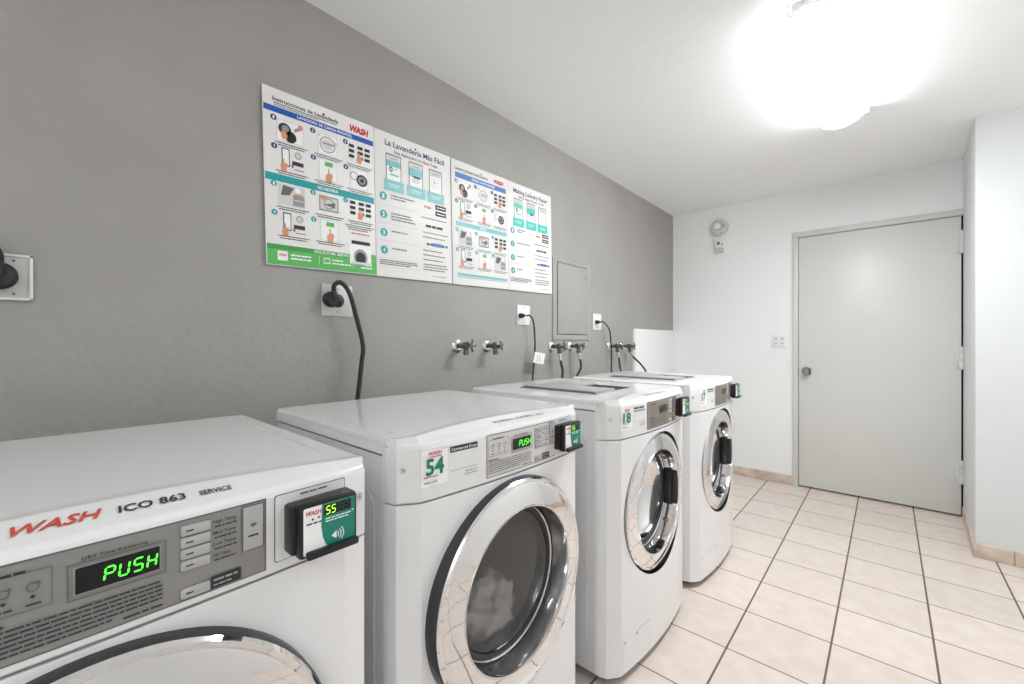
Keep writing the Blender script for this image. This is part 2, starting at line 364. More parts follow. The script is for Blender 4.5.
def seam_box(b, m): pass
def machine(name, x0, yc, kind, label, opt):
    sh = Shape(*opt['shape']) if 'shape' in opt else Shape(.615, .675, .690) if kind == 'dryer' else Shape(.645, .708, .732)
    f = sh.f
    root = empty(name, (x0, yc, 0), label, kind, 'front-load machines along the grey wall')
    # cabinet: sides and back with an embossed panel line and dark seam at the front
    b = B(); d = sh.d0
    c1 = HW-.001; cr = [(d-.002, -c1), (.004, -c1), (0, -c1+.004), (0, c1-.004), (.004, c1), (d-.002, c1)]
    V = b.grid([[(x, y, .03) for x, y in cr], [(x, y, .954) for x, y in cr]], CABSIDE); b.cap(V[0], CABSIDE); b.cap(V[1], CABSIDE)
    for sg in (-1, 1):
        y = sg*(HW-.001)
        L = [(.05, .10), (d-.07, .10), (d-.045, .125), (d-.045, .845), (d-.07, .87), (.05, .87), (.03, .85), (.03, .12)]
        for (xa, za), (xb, zb) in zip(L, L[1:]+L[:1]):
            b.tube([(xa, y, za), (xb, y, zb)], .0022, CABSIDE, 6, 0)
    cab = b.build('cabinet', root)
    b = B(); b.box((.03, -HW+.012, .022), (d+.03, HW-.012, .034), DARKGAP)
    b.build('plinth', root)
    for xx in (.06, d-.01):
        for yy in (-.27, .27):
            b = B(); b.lathe([(.0, 0), (.022, 0), (.024, .004), (.02, .012), (.009, .014), (.009, .03), (0, .03)], (xx, yy, 0), (0, 0, 1), RUBBER, 14); b.build('foot', root)
    # top
    b = B(); rows = []
    for y0_ in YS:
        y = y0_*(1-.0014/HW); e = HW-.0014-abs(y); dz = .008 if e < .001 else (.0035 if e < .004 else (.0008 if e < .008 else 0)); fy = f(y); c = sh.crease(y); z = ZT-dz
        rows.append([(0, y, .958), (0, y, z-.004), (.004, y, z), (.02, y, z), (c-.03, y, z), (c-.004, y, z), (c+.0005, y, z+.0008), (c+.005, y, z-.0006), (fy-.012 if fy-c > .02 else c+.6*(fy-c), y, z-.010), (fy-.006 if fy-c > .02 else c+.8*(fy-c), y, z-.0125), (fy-.001, y, z-.0165), (fy, y, ZF1), (fy-.004, y, ZF1-.002), (fy-.006, y, .958)])
    V = b.grid(rows, ENAMEL); b.cap(V[0], ENAMEL); b.cap(V[-1], ENAMEL)
    top = b.build('top_panel', root, smooth=28)
    if kind == 'dryer':
        b = B()
        for y in (-.305, .305):
            b = B(); b.tube([(.20, y, ZT-.0006), (.585, y, ZT-.0006)], .0018, CABSIDE, 6, 0); b.build('pressed_line', top)  # greyer than the top, so the groove's shade sits in the colour
    # lower front with the door hole
    b = B(); yd = -.012 if kind == 'dryer' else -.008; rc, zc = (.262 if kind == 'dryer' else .271), opt.get('zc', .576); hy = HW-.05; z0, z1 = .03, ZF0-.003
    ang = [2*PI*k/96 for k in range(96)]
    def outer(t):
        c, s_ = math.cos(t), math.sin(t); k = min(hy/abs(c) if abs(c) > 1e-9 else 9e9, ((z1-zc) if s_ > 0 else (zc-z0))/abs(s_) if abs(s_) > 1e-9 else 9e9)
        return c*k, s_*k
    corner = [math.atan2(zz-zc, yy) % (2*PI) for yy in (-hy, hy) for zz in (z0, z1)]
    ang = sorted([a for a in ang if all(abs(a-c) > .02 for c in corner)]+corner)
    rows = []
    for k in range(7):
        t_ = k/6; rows.append([])
        for t in ang:
            o = outer(t); i_ = (yd+rc*math.cos(t), rc*math.sin(t)); y = i_[0]+(o[0]-i_[0])*t_; z = i_[1]+(o[1]-i_[1])*t_
            rows[-1].append((f(y), y, zc+z))
    b.grid(rows, ENAMEL, close_u=True)
    for sg in (-1, 1):
        ys = [hy, HW-.007, HW-.003, HW]; xs = [(f(y), sg*y) for y in ys]+[(sh.d0-.012, sg*HW)]
        b.grid([[(x, y, z0) for x, y in xs], [(x, y, z1) for x, y in xs]], ENAMEL)
    edge = [(f(y), y) for y in YS]
    b.grid([[(x, y, z0) for x, y in edge], [(x-.02, y*.97, z0) for x, y in edge]], ENAMEL)
    b.grid([[(x, y, z1) for x, y in edge], [(x-.01, y, z1) for x, y in edge]], ENAMEL)
    front = b.build('front_panel', root, smooth=20)
    if kind == 'washer':
        Pf = lambda a, bb, h: (f(a)+h, a, bb)
        k = Ink(Pf, .0005); k.frame(-.285, .035, -.105, .15, .0016, INKL); k.rect(-.105+.0, .149, -.19, .1505, INKG, 2); k.disc(-.272, .138, .004, INKG); k.rect(-.2, .135, -.194, .147, INKG, 2)
        k.build('drain_cover', front, label='square drain cover low on the front')
    # control fascia
    b = B(); fy_ = [(f(y), y) for y in YS]
    b.grid([[(x-.003, y, ZF0-.001) for x, y in fy_], [(x+.0015, y, ZF0+.003) for x, y in fy_], [(x+.0015, y, ZF1-.004) for x, y in fy_], [(x, y, ZF1) for x, y in fy_], [(x-.01, y, ZF1) for x, y in fy_]], PLASTIC)
    for sg in (-1, 1):
        y = sg*HW; x = f(HW); b.face([(x-.002, y, ZF0), (x+.0015, y, ZF0+.003), (x+.0015, y, ZF1), (x-.012, y, ZF1), (x-.012, y, ZF0)], PLASTIC)
    fas = b.build('control_fascia', root, smooth=20)
    for sg in (-1, 1):
        b = B(); yv = sg*(HW-.018); b.lathe([(0, 0), (.0065, 0), (.006, .002), (.003, .0028), (0, .0028)], (f(yv)+.002, yv+sg*.001, .93), (.66, sg*.75, 0), CHROME, 12); b.build('screw', root, label='small chrome screw head')
    po = opt.get('poff', 0)-.015; P = lambda a, bb, h: (f(a+po)+.0015+h, a+po, bb)
    # control panel
    pm = opt['panel']; a0, a1, b0, b1 = (-.100 if kind == 'dryer' else -.114), .184, .869, .9735
    k = Ink(P, .0005, 8); k.frame(a0, b0, a1, b1, .0022, INKG); k.rect(a0+.002, b0+.002, a1-.002, b1-.002, pm, 2)
    k.l = .0003
    k.frame(-.096, .92, -.026, .961, .0009, INKG, 8); k.bars(-.08, .9605, -.045, .0028, INK, 9)
    for i, xx in enumerate((-.082, -.06, -.04)):
        k.ring(xx, .944, .005, .0014, INKG, 9, 12); k.disc(xx+.004, .9475, .0018, INKG, 9); k.disc(xx, .934, .0018, INK, 9); k.bars(xx-.005, .925, xx+.006, .0018, INK, 9)
    k.bars(-.096, .910, -.06, .0026, INK, 9, 5); k.para(-.096, .9068, .066, 6, .0019, .0052, INKG if pm is not SILVERPANEL else INK, 9, .72, 3); k.bars(.03, .8755, .066, .0024, INK, 9)
    k.frame(-.0155, .9155, .0695, .9555, .0012, INKG, 8); k.frame(-.0105, .9205, .0645, .9515, .0012, INKL, 8)
    if kind == 'dryer': k.text('DRY Time Remaining', -.004, .9575, .0036, INK, .056, 9, .01)
    names = ('High Temp', 'Med Temp', 'Low Temp', 'No Heat') if kind == 'dryer' else (None,)*4
    for i, nm in enumerate(names):
        zz = .953-.0148*i
        if nm: k.text(nm, .119, zz+.0055, .0042, INK, .026 if i < 3 else .02, 9, .012)
        else: k.bars(.119, zz+.005, .142, .003, INK, 9, i)
        k.bars(.12, zz, .146, .0018, INK, 9, i+3)
    k.rect(.116, .8725, .151, .889, INK, 9); k.bars(.119, .882, .147, .0026, INKL, 10); k.bars(.119, .876, .14, .0018, INKL, 10, 4)
    k.frame(.1525, .907, .1805, .97, .0013, INKG, 9); k.rect(.154, .9085, .179, .9685, BUTTON if pm is not TAUPEPANEL else pm, 10)
    for i in range(3): k.ring(.1665, .938, .0025+.002*i, .0011, INK, 12, 8, 45, 135)
    k.bars(.160, .926, .173, .0024, INK, 12)
    pan = k.build('control_panel', root, label=opt['plabel'])
    for i in range(5):
        zz = .953-.0148*i if i < 4 else .8735
        b = B(); xm = f(.1+po)+.0015; b.box((xm-.002, .0827+po, zz-.0016), (xm+.002, .1157+po, zz+.0130), INKG, .0015); b.box((xm-.002, .0838+po, zz-.0007), (xm+.0042, .1155+po, zz+.0123), BUTTON, .002)
        kk = b; kk.face([(xm+.0044, y_+po, zz+z_) for y_, z_ in ((.089, .005), (.097, .005), (.097, .0068), (.089, .0068))], INK)
        b.build('button', pan)
    k = Ink(P, .0006, 4); k.rect(-.009, .922, .063, .950, BLACKGLOSS if kind == 'dryer' else OLIVE, 6)
    if kind == 'dryer':
        for i, ch in enumerate('PUSH'): k.seg(ch, .0125+.0125*i, .9275, .0098, .0165, LED, 8)
    else:
        for i, ch in enumerate('00'): k.seg(ch, .024+.014*i, .9285, .010, .015, LEDDIM, 8)
    k.build('display', pan, label='small black display with lit green letters' if kind == 'dryer' else 'small dark green display')
    # lettering on the sloped top strip
    def Ptop(a, bb, h):
        c = sh.crease(a); fy = f(a); s_ = max(0, min(1, bb)); x = fy-(fy-c)*s_; s_ = 1-s_; z = ZT-.0006-.0094*s_*(fy-c)/(fy-c-.012)
        return (x, a, z+h+.0008)
    k = Ink(Ptop, .0004); o_ = opt.get('toff', 0)
    wm, bold = (REDO, .02) if opt.get('redtop') else (INKG, .0)
    hh = .30 if opt.get('redtop') else .2
    k.text('WASH', -.067+o_, .42, hh, wm, .074, 2, bold, .35)
    k.text('ICO 863', .02+o_, .42, hh*.8, INK if opt.get('redtop') else INKG, .068, 2, .02, .1); k.text('SERVICE', .102+o_, .42, hh*.6, INK if opt.get('redtop') else INKG, .039, 2, .02, .2)
    k.build('top_lettering', root, label='red and black lettering along the top strip' if opt.get('redtop') else 'small grey lettering along the top strip')
    # left side of the fascia: number sticker and nameplate
    if opt.get('num'):
        k = Ink(P, .0005); k.rect(-.283, .888, -.213, .968, PALE); k.rect(-.2815, .8895, -.2145, .9665, WHITE, 2)
        k.text('WASH', -.248, .9565, .0068, RED, .034, 4, .02, .2, 'c'); k.bars(-.264, .9515, -.232, .0022, REDO, 4)
        k.text(opt['num'], -.249, .9145, .0335, GREEN, .046 if opt['num'] != '17' else .04, 4, .03, 0, 'c')
        k.bars(-.277, .909, -.242, .0022, RED, 4); k.text('wash.com', -.277, .8965, .0055, GREEN, .033, 4, .02)
        k.build('number_sticker', root, label='white sticker with the green number '+opt['num'])
        k = Ink(P, .0005)
        if kind == 'dryer':
            k.rect(-.209, .952, -.129, .9655, INK); k.text('Commercial Dryer', -.169, .9555, .0068, WHITE, .074, 3, .01, 0, 'c')
        else:
            k.bars(-.205, .957, -.132, .0062, INK, 1, 3); k.bars(-.205, .9475, -.132, .0045, INKG, 1, 9)
        np_ = k.build('nameplate', root, label='dark nameplate lettered Commercial Dryer' if kind == 'dryer' else 'small dark printed nameplate'); k = Ink(P, .0005)
        k.rect(-.208, .9105, -.129, .9118, INKL); k.bars(-.165, .9015, -.131, .0026, INKL); k.bars(-.168, .895, -.131, .0026, INKL, 2, 7)
        k.build('printed_lines', root)
    # payment reader
    b = B(); ro_ = opt.get('roff', -.036 if kind == 'dryer' else -.043); ya, yb, za, zb = .208+ro_, .297+ro_, .882, .9615; xb = f(.25)+.0015; xf = xb+opt.get('rdep', .038)
    b.box((xb-.004, ya-.006, za+.004), (xf-.014, yb+.006, zb-.004), BLACK, .004)
    b.box((xf-.02, ya, za), (xf, yb, zb), BLACK, .005)
    b.box((xf-.002, ya+.008, za+.0), (xf+.010, yb-.002, za+.011), BLACK, .003)
    rd = b.build('payment_reader', root, label='black payment reader with a green and white face')
    Pr = lambda a, bb, h: (xf+h, a, bb)
    k = Ink(Pr, .0004); k.rrect(ya+.005, za+.005, yb-.005, zb-.005, .003, WHITE, 1)
    gx = ya+.034; k.poly([(gx-.002, zb-.005), (yb-.005, zb-.005), (yb-.005, za+.005), (gx+.012, za+.005), (gx+.004, za+.013), (gx-.001, za+.026), (gx-.003, za+.042)], TEALD, 2)
    k.text('WASH', ya+.008, zb-.0165, .0062, RED, .023, 3, .03, .15); k.bars(ya+.009, zb-.030, ya+.031, .0022, INK, 3)
    k.disc(ya+.018, zb-.023, .0017, INK, 3, 8); k.disc(ya+.027, zb-.022, .0017, INK, 3, 8)
    k.rect(gx+.001, zb-.023, yb-.012, zb-.0075, BLACKGLOSS, 3)
    for i, ch in enumerate('55'): k.seg(ch, gx+.0025+.0085*i, zb-.0215, .007, .0125, LEDY, 5)
    for i in range(2): k.seg('8', gx+.0215+.0085*i, zb-.0215, .007, .0125, LEDDIM, 4)
    k.bars(gx+.003, zb-.029, yb-.012, .0018, WHITE, 3); k.bars(gx+.003, zb-.033, yb-.016, .0018, WHITE, 3, 4); k.disc(yb-.009, zb-.026, .0016, WHITE, 3, 8)
    k.poly([(gx+.012, za+.023), (gx+.020, za+.029), (gx+.020, za+.017)], WHITE, 3)
    for i in range(3): k.ring(gx+.018, za+.023, .006+.004*i, .0014, WHITE, 3, 8, -45, 45)
    k.build('reader_face', rd)
    q_ = ro_-po; k = Ink(P, .0005); k.rrect(.188+q_, .874, .300+q_, .9735, .004, INKG); k.rrect(.1893+q_, .8752, .2988+q_, .9722, .004, PLASTIC, 2); k.bars(.225+q_, .9655, .268+q_, .0026, INKG, 4); k.build('reader_backing_plate', root)
    # door
    x_ = sh.d2-.002 if kind == 'dryer' else sh.d2-.036; C0 = (x_, yd, zc); AX = (1, 0, 0)
    dk = kind == 'dryer'; ro = .273 if dk else .267
    b = B(); b.lathe([(ro+.004, -.02), (ro, -.006), (ro, .016), (ro-.004, .022)], C0, AX, RIM if dk else MIDG, 96)
    dr = b.build('door', root, label='round door with a glossy white ring')
    b = B(); b.lathe([(ro-.002, .0), (ro-.003, .021), (ro-.007, .026), (ro-.014, .0265), (ro-.017, .0245), (ro-.02, .0255), (ro-.04, .0285), (.207, .033), (.203, .0335)], C0, AX, RING, 96); b.build('door_ring', dr)
    b = B(); b.lathe([(.2035, .032), (.202, .035), (.199, .034), (.197, .028), (.1925, -.022), (.189, -.026)], C0, AX, CHROME, 96); b.build('chrome_collar', dr, label='chrome collar inside the door ring')
    b = B(); b.lathe([(.190, -.025), (.183, -.022), (.176, -.026), (.174, -.034), (.19, -.05), (.25, -.05)], C0, AX, RUBBER, 72); b.build('door_gasket', dr)
    b = B(); gd = -.012 if dk else -.075
    b.lathe([(.177, -.028)]+[(.177*math.cos(a), -.028+(gd if not dk else .018)*math.sin(a)) for a in (.2, .4, .6, .8, 1.0, 1.2, 1.4)]+[(0.0, -.028+(gd if not dk else .018))], C0, AX, GLASS if dk else GLASSD, 72); b.build('door_glass', dr)
    if not dk:
        b = B(); b.box((x_-.022, .165, zc-.075), (x_+.014, .185, zc+.085), BLACK, .006); b.box((x_+.004, .172, zc-.07), (x_+.033, .193, zc+.08), RUBBER, .006); b.build('door_handle', dr, label='black upright door handle')
        for sg in (-1, 1):
            b = B(); b.box((x_-.015, .13, zc+sg*.145-.02), (x_+.012, .16, zc+sg*.145+.02), DULLMETAL, .006); b.build('door_latch_block', dr)
    b = B(); b.lathe([(.25, -.05), (.252, -.10), (.255, -.12), (.255, -.46), (.23, -.49), (.05, -.50), (.04, -.485), (0, -.485)], C0, AX, STEEL, 72)
    for k in range(3):
        t = math.radians(30+120*k); c, s_ = math.cos(t), math.sin(t)
        pts = [(r, o) for r, o in ((.26, -.03), (.20, -.012), (.20, .012), (.26, .03))]
        b.grid([[(x_-.13, yd+c*r-s_*o, zc+s_*r+c*o) for r, o in pts], [(x_-.45, yd+c*r-s_*o, zc+s_*r+c*o) for r, o in pts]], PLASTIC)
    b.build('drum', root, label='steel drum')
    # dispenser hatch on the washers' tops
    if not dk:
        b = B(); A0, A1, B0, B1, zt = .17, .56, -.21, .115, ZT
        b.box((A0, B0, zt-.001), (A1, B1, zt+.003), HATCH, .001)
        h = b.build('dispenser_hatch', top, label='grey dispenser hatch')
        b = B()
        b.box((A0+.012, B0+.012, zt+.002), (A1-.012, -.035, zt+.011), HATCH, .003); b.box((A0+.012, -.042, zt+.002), (.37, B1-.012, zt+.011), HATCH, .003)
        hl = b.build('dispenser_lid', root, label='grey lid on the top panel')
        for lo, hi, nm in (((.374, -.032, zt+.001), (A1-.012, B1-.012, zt+.0042), 'dispenser_recess'), ((A0+.004, B0+.003, zt+.002), (A1-.006, B0+.011, zt+.0045), 'lid_gap_shade'), ((A0+.004, B1-.011, zt+.002), (.38, B1-.003, zt+.0045), 'lid_gap_shade')):
            b = B(); b.box(lo, hi, DARKGAP); b.build(nm, hl, label='dark slab as the shade of the recess beside the lid' if 'recess' in nm else 'dark strip as the shadow gap along the lid')  # solid dark slabs put the shade of recess and lid gaps into colour
    return root
m1 = machine('front_load_dryer', .232, .051, 'dryer', 'nearest white dryer with a silver control panel and red lettering on top', dict(panel=SILVERPANEL, plabel='silver control panel with grey buttons', redtop=True, roff=-.006, rdep=.045, poff=.002, toff=-.003, zc=.575, shape=(.640, .684, .696)))
m2 = machine('front_load_dryer', .186, .8385, 'dryer', 'white dryer with the green number 54 and white laundry behind its door', dict(panel=WHITEPANEL, plabel='pale control panel', num='54', toff=.02))
m3 = machine('front_load_washer', .196, 1.652, 'washer', 'white washer with the green number 18 and a taupe control panel', dict(panel=TAUPEPANEL, plabel='taupe control panel', num='18', zc=.573))
m4 = machine('front_load_washer', .206, 2.452, 'washer', 'white washer with the green number 17, closest to the closed door', dict(panel=TAUPEPANEL, plabel='taupe control panel', num='17', zc=.573))

# laundry inside dryer 54: a crumpled sheet lying in the bottom of its drum
def laundry(center, r, seed, label):
    rn = random.Random(seed); bm = bmesh.new(); bmesh.ops.create_icosphere(bm, subdivisions=5, radius=1)
    ph = [(Vector((rn.uniform(-1, 1), rn.uniform(-1, 1), rn.uniform(-1, 1))).normalized(), rn.uniform(2.5, 9), rn.uniform(0, 6)) for _ in range(16)]
    for v in bm.verts:
        n = v.co.copy(); d = 0
        for q, fr_, p in ph: d += (1-abs(math.sin(fr_*n.dot(q)*1.3+p)))**2*1.0/fr_
        k = 1+.22*(d-.75)
        v.co = Vector((n.x*r[0], n.y*r[1], n.z*r[2]))*k
    b = B(); b.merge(bm, CLOTH); o = b.build('laundry', None, center, smooth=60); tag(o, label, 'laundry'); return o
laundry((.715, .845, .430), (.095, .125, .105), 3, 'crumpled white sheet inside the drum of the dryer numbered 54')

# ---------------------------------------------------------------- posters
PW, PH = .415, .613
TILT = .024
def poster(name, y0, wd, label):
    z0 = 1.467+.0215*(y0-.525)
    b = B(); b.box((-.0, 0, 0), (.004, wd-.002, PH), PAPER, .0008)
    o = b.build(name, None, (.0065, y0, z0)); o.rotation_euler = (TILT, 0, 0); tag(o, label, 'poster', 'laundry instruction posters')
    b = B(); b.lathe([(0, 0), (.0045, 0), (.004, .0015), (0, .002)], (.0045, wd*.5 if True else 0, PH*.955), (1, 0, 0), INK, 10); b.build('screw', o, label='dark screw head')
    k = Ink(lambda a, bb, h: (.004+h, a*wd, bb*PH), .0003)
    return o, k
def tdisc(k, a, bb, r, m, n, wm=WHITE):
    k.disc(a, bb, r, m, 2, 20, r*PW/PH); k.text(n, a, bb-r*.38, r*.72, wm, r*.55, 4, .03, 0, 'c')
def hand(k, a, bb, s, flip=1):
    T = lambda p: [(a+flip*x*s, bb+y*s*PW/PH) for x, y in p]
    k.poly(T([(-.5, -1.2), (.5, -1.2), (.6, -.4), (.75, 0), (.62, .3), (-.2, .35), (-.55, .05), (-.62, -.4)]), SKIN, 6)
    k.poly(T([(-.12, .2), (.14, .2), (.1, 1.25), (-.02, 1.32), (-.14, 1.22)]), SKIN, 7)
    for x in (.22, .45): k.poly(T([(x, .1), (x+.2, .1), (x+.17, .55), (x+.02, .55)]), SKIN, 7)
def cell(k, a, bb, kind, s=.1):
    q = PW/PH; R = lambda x0, y0, x1, y1, m, l=3: k.rect(a+x0*s, bb+y0*s*q, a+x1*s, bb+y1*s*q, m, l)
    D = lambda x, y, r, m, l=4: k.disc(a+x*s, bb+y*s*q, r*s, m, l, 20, r*s*q)
    def Rg(x, y, r, t, m, l=5):
        n = 24
        for j in range(n):
            c0, s0, c1, s1 = math.cos(2*PI*j/n), math.sin(2*PI*j/n), math.cos(2*PI*(j+1)/n), math.sin(2*PI*(j+1)/n)
            k.poly([(a+(x+r*c0)*s, bb+(y+r*s0)*s*q), (a+(x+r*c1)*s, bb+(y+r*s1)*s*q), (a+(x+(r-t)*c1)*s, bb+(y+(r-t)*s1)*s*q), (a+(x+(r-t)*c0)*s, bb+(y+(r-t)*s0)*s*q)], m, l)
    if kind == 'load':
        R(-1.1, -.9, 1.1, .9, PALE); R(-1.05, -.85, 1.05, .85, WHITE, 4); D(-.45, .15, .52, INK, 5); D(.0, -.4, .5, BLACK, 5); D(-.4, .2, .3, MIDG, 6); hand(k, a-.5*s, bb-.25*s*q, .4*s, -1); k.poly([(a+.3*s, bb+.1*s*q), (a+.95*s, bb+.5*s*q), (a+.9*s, bb+.75*s*q), (a+.35*s, bb+.45*s*q)], MIDG, 6); D(.85, .7, .22, SKIN, 7)
    elif kind == 'drum':
        R(-.9, -1, .9, .9, PALE); R(-.85, -.95, .85, .85, WHITE, 4); Rg(0, 0, .75, .1, MIDG); Rg(0, 0, .58, .08, PALE); D(0, 0, .45, PALE, 5); R(-.5, .0, .6, .15, MIDG, 6); R(-.85, .65, -.65, .72, RED, 6); R(.6, .3, .9, .36, RED, 6)
    elif kind == 'buttons':
        for yy in (.55, .05, -.45):
            for xx in (-1.0, -.1, .65): R(xx, yy, xx+.55, yy+.3, INK, 5)
        hand(k, a+.05*s, bb-.35*s*q, .42*s)
    elif kind == 'phone':
        R(-.75, -.6, -.1, .95, INK, 4); R(-.68, -.5, -.17, .85, WHITE, 5); hand(k, a-.6*s, bb-.55*s*q, .42*s); R(.1, -.35, 1.05, .0, INK, 5); R(.05, -.6, .2, -.35, BLUE, 5); D(.6, .55, .3, PALE, 5); Rg(.6, .55, .3, .08, MIDG, 6); R(.25, -.75, 1.1, -.68, RED, 5)
    elif kind == 'sign':
        R(-.85, -.95, .85, .95, PALE); R(-.8, -.9, .8, .9, WHITE, 4); R(-.3, .4, .45, .8, LEAF, 5); k.text('GO', a+.07*s, bb+.5*s*q, .2*s*q, WHITE, .3*s, 7, .02, 0, 'c') if False else None; hand(k, a+.05*s, bb-.45*s*q, .5*s)
    elif kind == 'door':
        R(-.9, -.95, .95, .95, PALE); R(-.85, -.9, .9, .9, WHITE, 4); D(.3, -.05, .58, INK, 5); D(.3, -.05, .4, MIDG, 6); D(.3, -.05, .2, INK, 7); Rg(-.5, .25, .42, .08, MIDG, 5)
    elif kind == 'lint':
        R(-1.1, -.9, 1.1, .9, PALE); k.poly([(a-.9*s, bb-.1*s*q), (a-.2*s, bb-.0*s*q), (a+.2*s, bb+.7*s*q), (a-.7*s, bb+.8*s*q)], INKG, 5); R(.1, -.8, 1.05, .1, MIDG, 5); R(.2, .1, .9, .25, SKIN, 6); D(.5, .55, .25, WHITE, 5); R(.15, -.35, 1., -.3, WHITE, 6)
    elif kind == 'filter':
        R(-.9, -.7, .9, .7, MIDG, 4); R(-.8, -.55, .8, .55, PALE, 5); Rg(0, 0, .5, .1, MIDG, 6); R(-.75, .3, -.2, .6, SKIN, 7); k.poly([(a-.5*s, bb-.1*s*q), (a+.6*s, bb+.2*s*q), (a+.55*s, bb-.3*s*q)], INKG, 7)
cap_ = lambda k, a, bb, wd, n=2, m=INK: [k.bars(a-wd/2*(1-.12*j), bb-.013*j, a+wd/2*(1-.2*j), .0052, m, 3, j) for j in range(n)]

o, k = poster('wall_poster', .525, .4185, 'leftmost poster with a green band along its bottom, Spanish washing instructions')
k.text('Instrucciones de Lavandería', .075, .93, .0225, INK, .56, 2, .018); k.bars(.085, .916, .62, .006, INKG, 2); k.bars(.085, .905, .45, .005, INKG, 2, 4)
k.text('WASH', .745, .917, .038, RED, .195, 2, .06, .2)
k.rect(.006, .865, .988, .899, BLUE); k.text('LAVADORA DE CARGA FRONTAL', .27, .8735, .0165, WHITE, .5, 4, .02)
k.rect(.006, .478, .985, .52, TEAL); k.text('SECADORA', .43, .49, .0185, WHITE, .19, 4, .02)
k.rect(.006, .004, .997, .12, LEAF); k.rect(.006, .092, .76, .12, LEAFD, 2); k.rect(.93, .12, .997, .135, LEAF, 1); k.text('SOLICITAR SERVICIO', .39, .098, .0165, WHITE, .37, 4, .02)
C3 = (.2, .52, .82)
for (r0, rr) in (((.775, 'load drum buttons'), BLUE), ((.615, 'phone sign door'), BLUE), ((.41, 'lint filter buttons'), TEAL), ((.245, 'phone sign none'), TEAL)):
    zz, kinds = r0
    for i, kd in enumerate(kinds.split()):
        if kd == 'none': continue
        cell(k, C3[i]+.01, zz, kd, .098); cap_(k, C3[i]+.02, zz-.076, .26)
for i, n in enumerate('123'): tdisc(k, C3[i]-.12, .835-.0*i, .024, NAVY, n)
for i, n in enumerate('456'): tdisc(k, C3[i]-.12, .675, .024, NAVY, n)
for i, n in enumerate('123'): tdisc(k, C3[i]-.13, .462, .024, TEAL, n)
for i, n in enumerate('45'): tdisc(k, C3[i]-.13, .30, .024, TEAL, n)
cap_(k, .83, .305, .3, 3); k.bars(.74, .255, .93, .007, RED, 3); k.rect(.74, .19, .93, .212, INK, 3); k.rect(.72, .06, .94, .185, WHITE, 3); k.disc(.83, .105, .07, MIDG, 4, 24, .055); k.disc(.83, .10, .05, INK, 5, 24, .04); k.rect(.73, .06, .93, .075, PALE, 6)
k.rrect(.085, .03, .165, .085, .008, WHITE, 3); k.text('WASH', .125, .055, .014, RED, .06, 5, .03, .1, 'c'); k.bars(.19, .062, .36, .009, WHITE, 3); k.bars(.19, .042, .36, .009, WHITE, 3, 4)
k.rect(.43, .03, .433, .085, WHITE, 3); k.frame(.47, .04, .53, .075, .006, WHITE, 3); k.bars(.55, .062, .65, .008, WHITE, 3); k.bars(.55, .042, .73, .008, WHITE, 3, 4)
k.rect(.75, .03, .753, .085, WHITE, 3); k.ring(.80, .055, .022, .006, WHITE, 3, 14, 0, 180); k.bars(.83, .055, .95, .008, WHITE, 3); k.bars(.83, .036, .95, .008, WHITE, 3, 2)
k.build('printed_sheet', o)

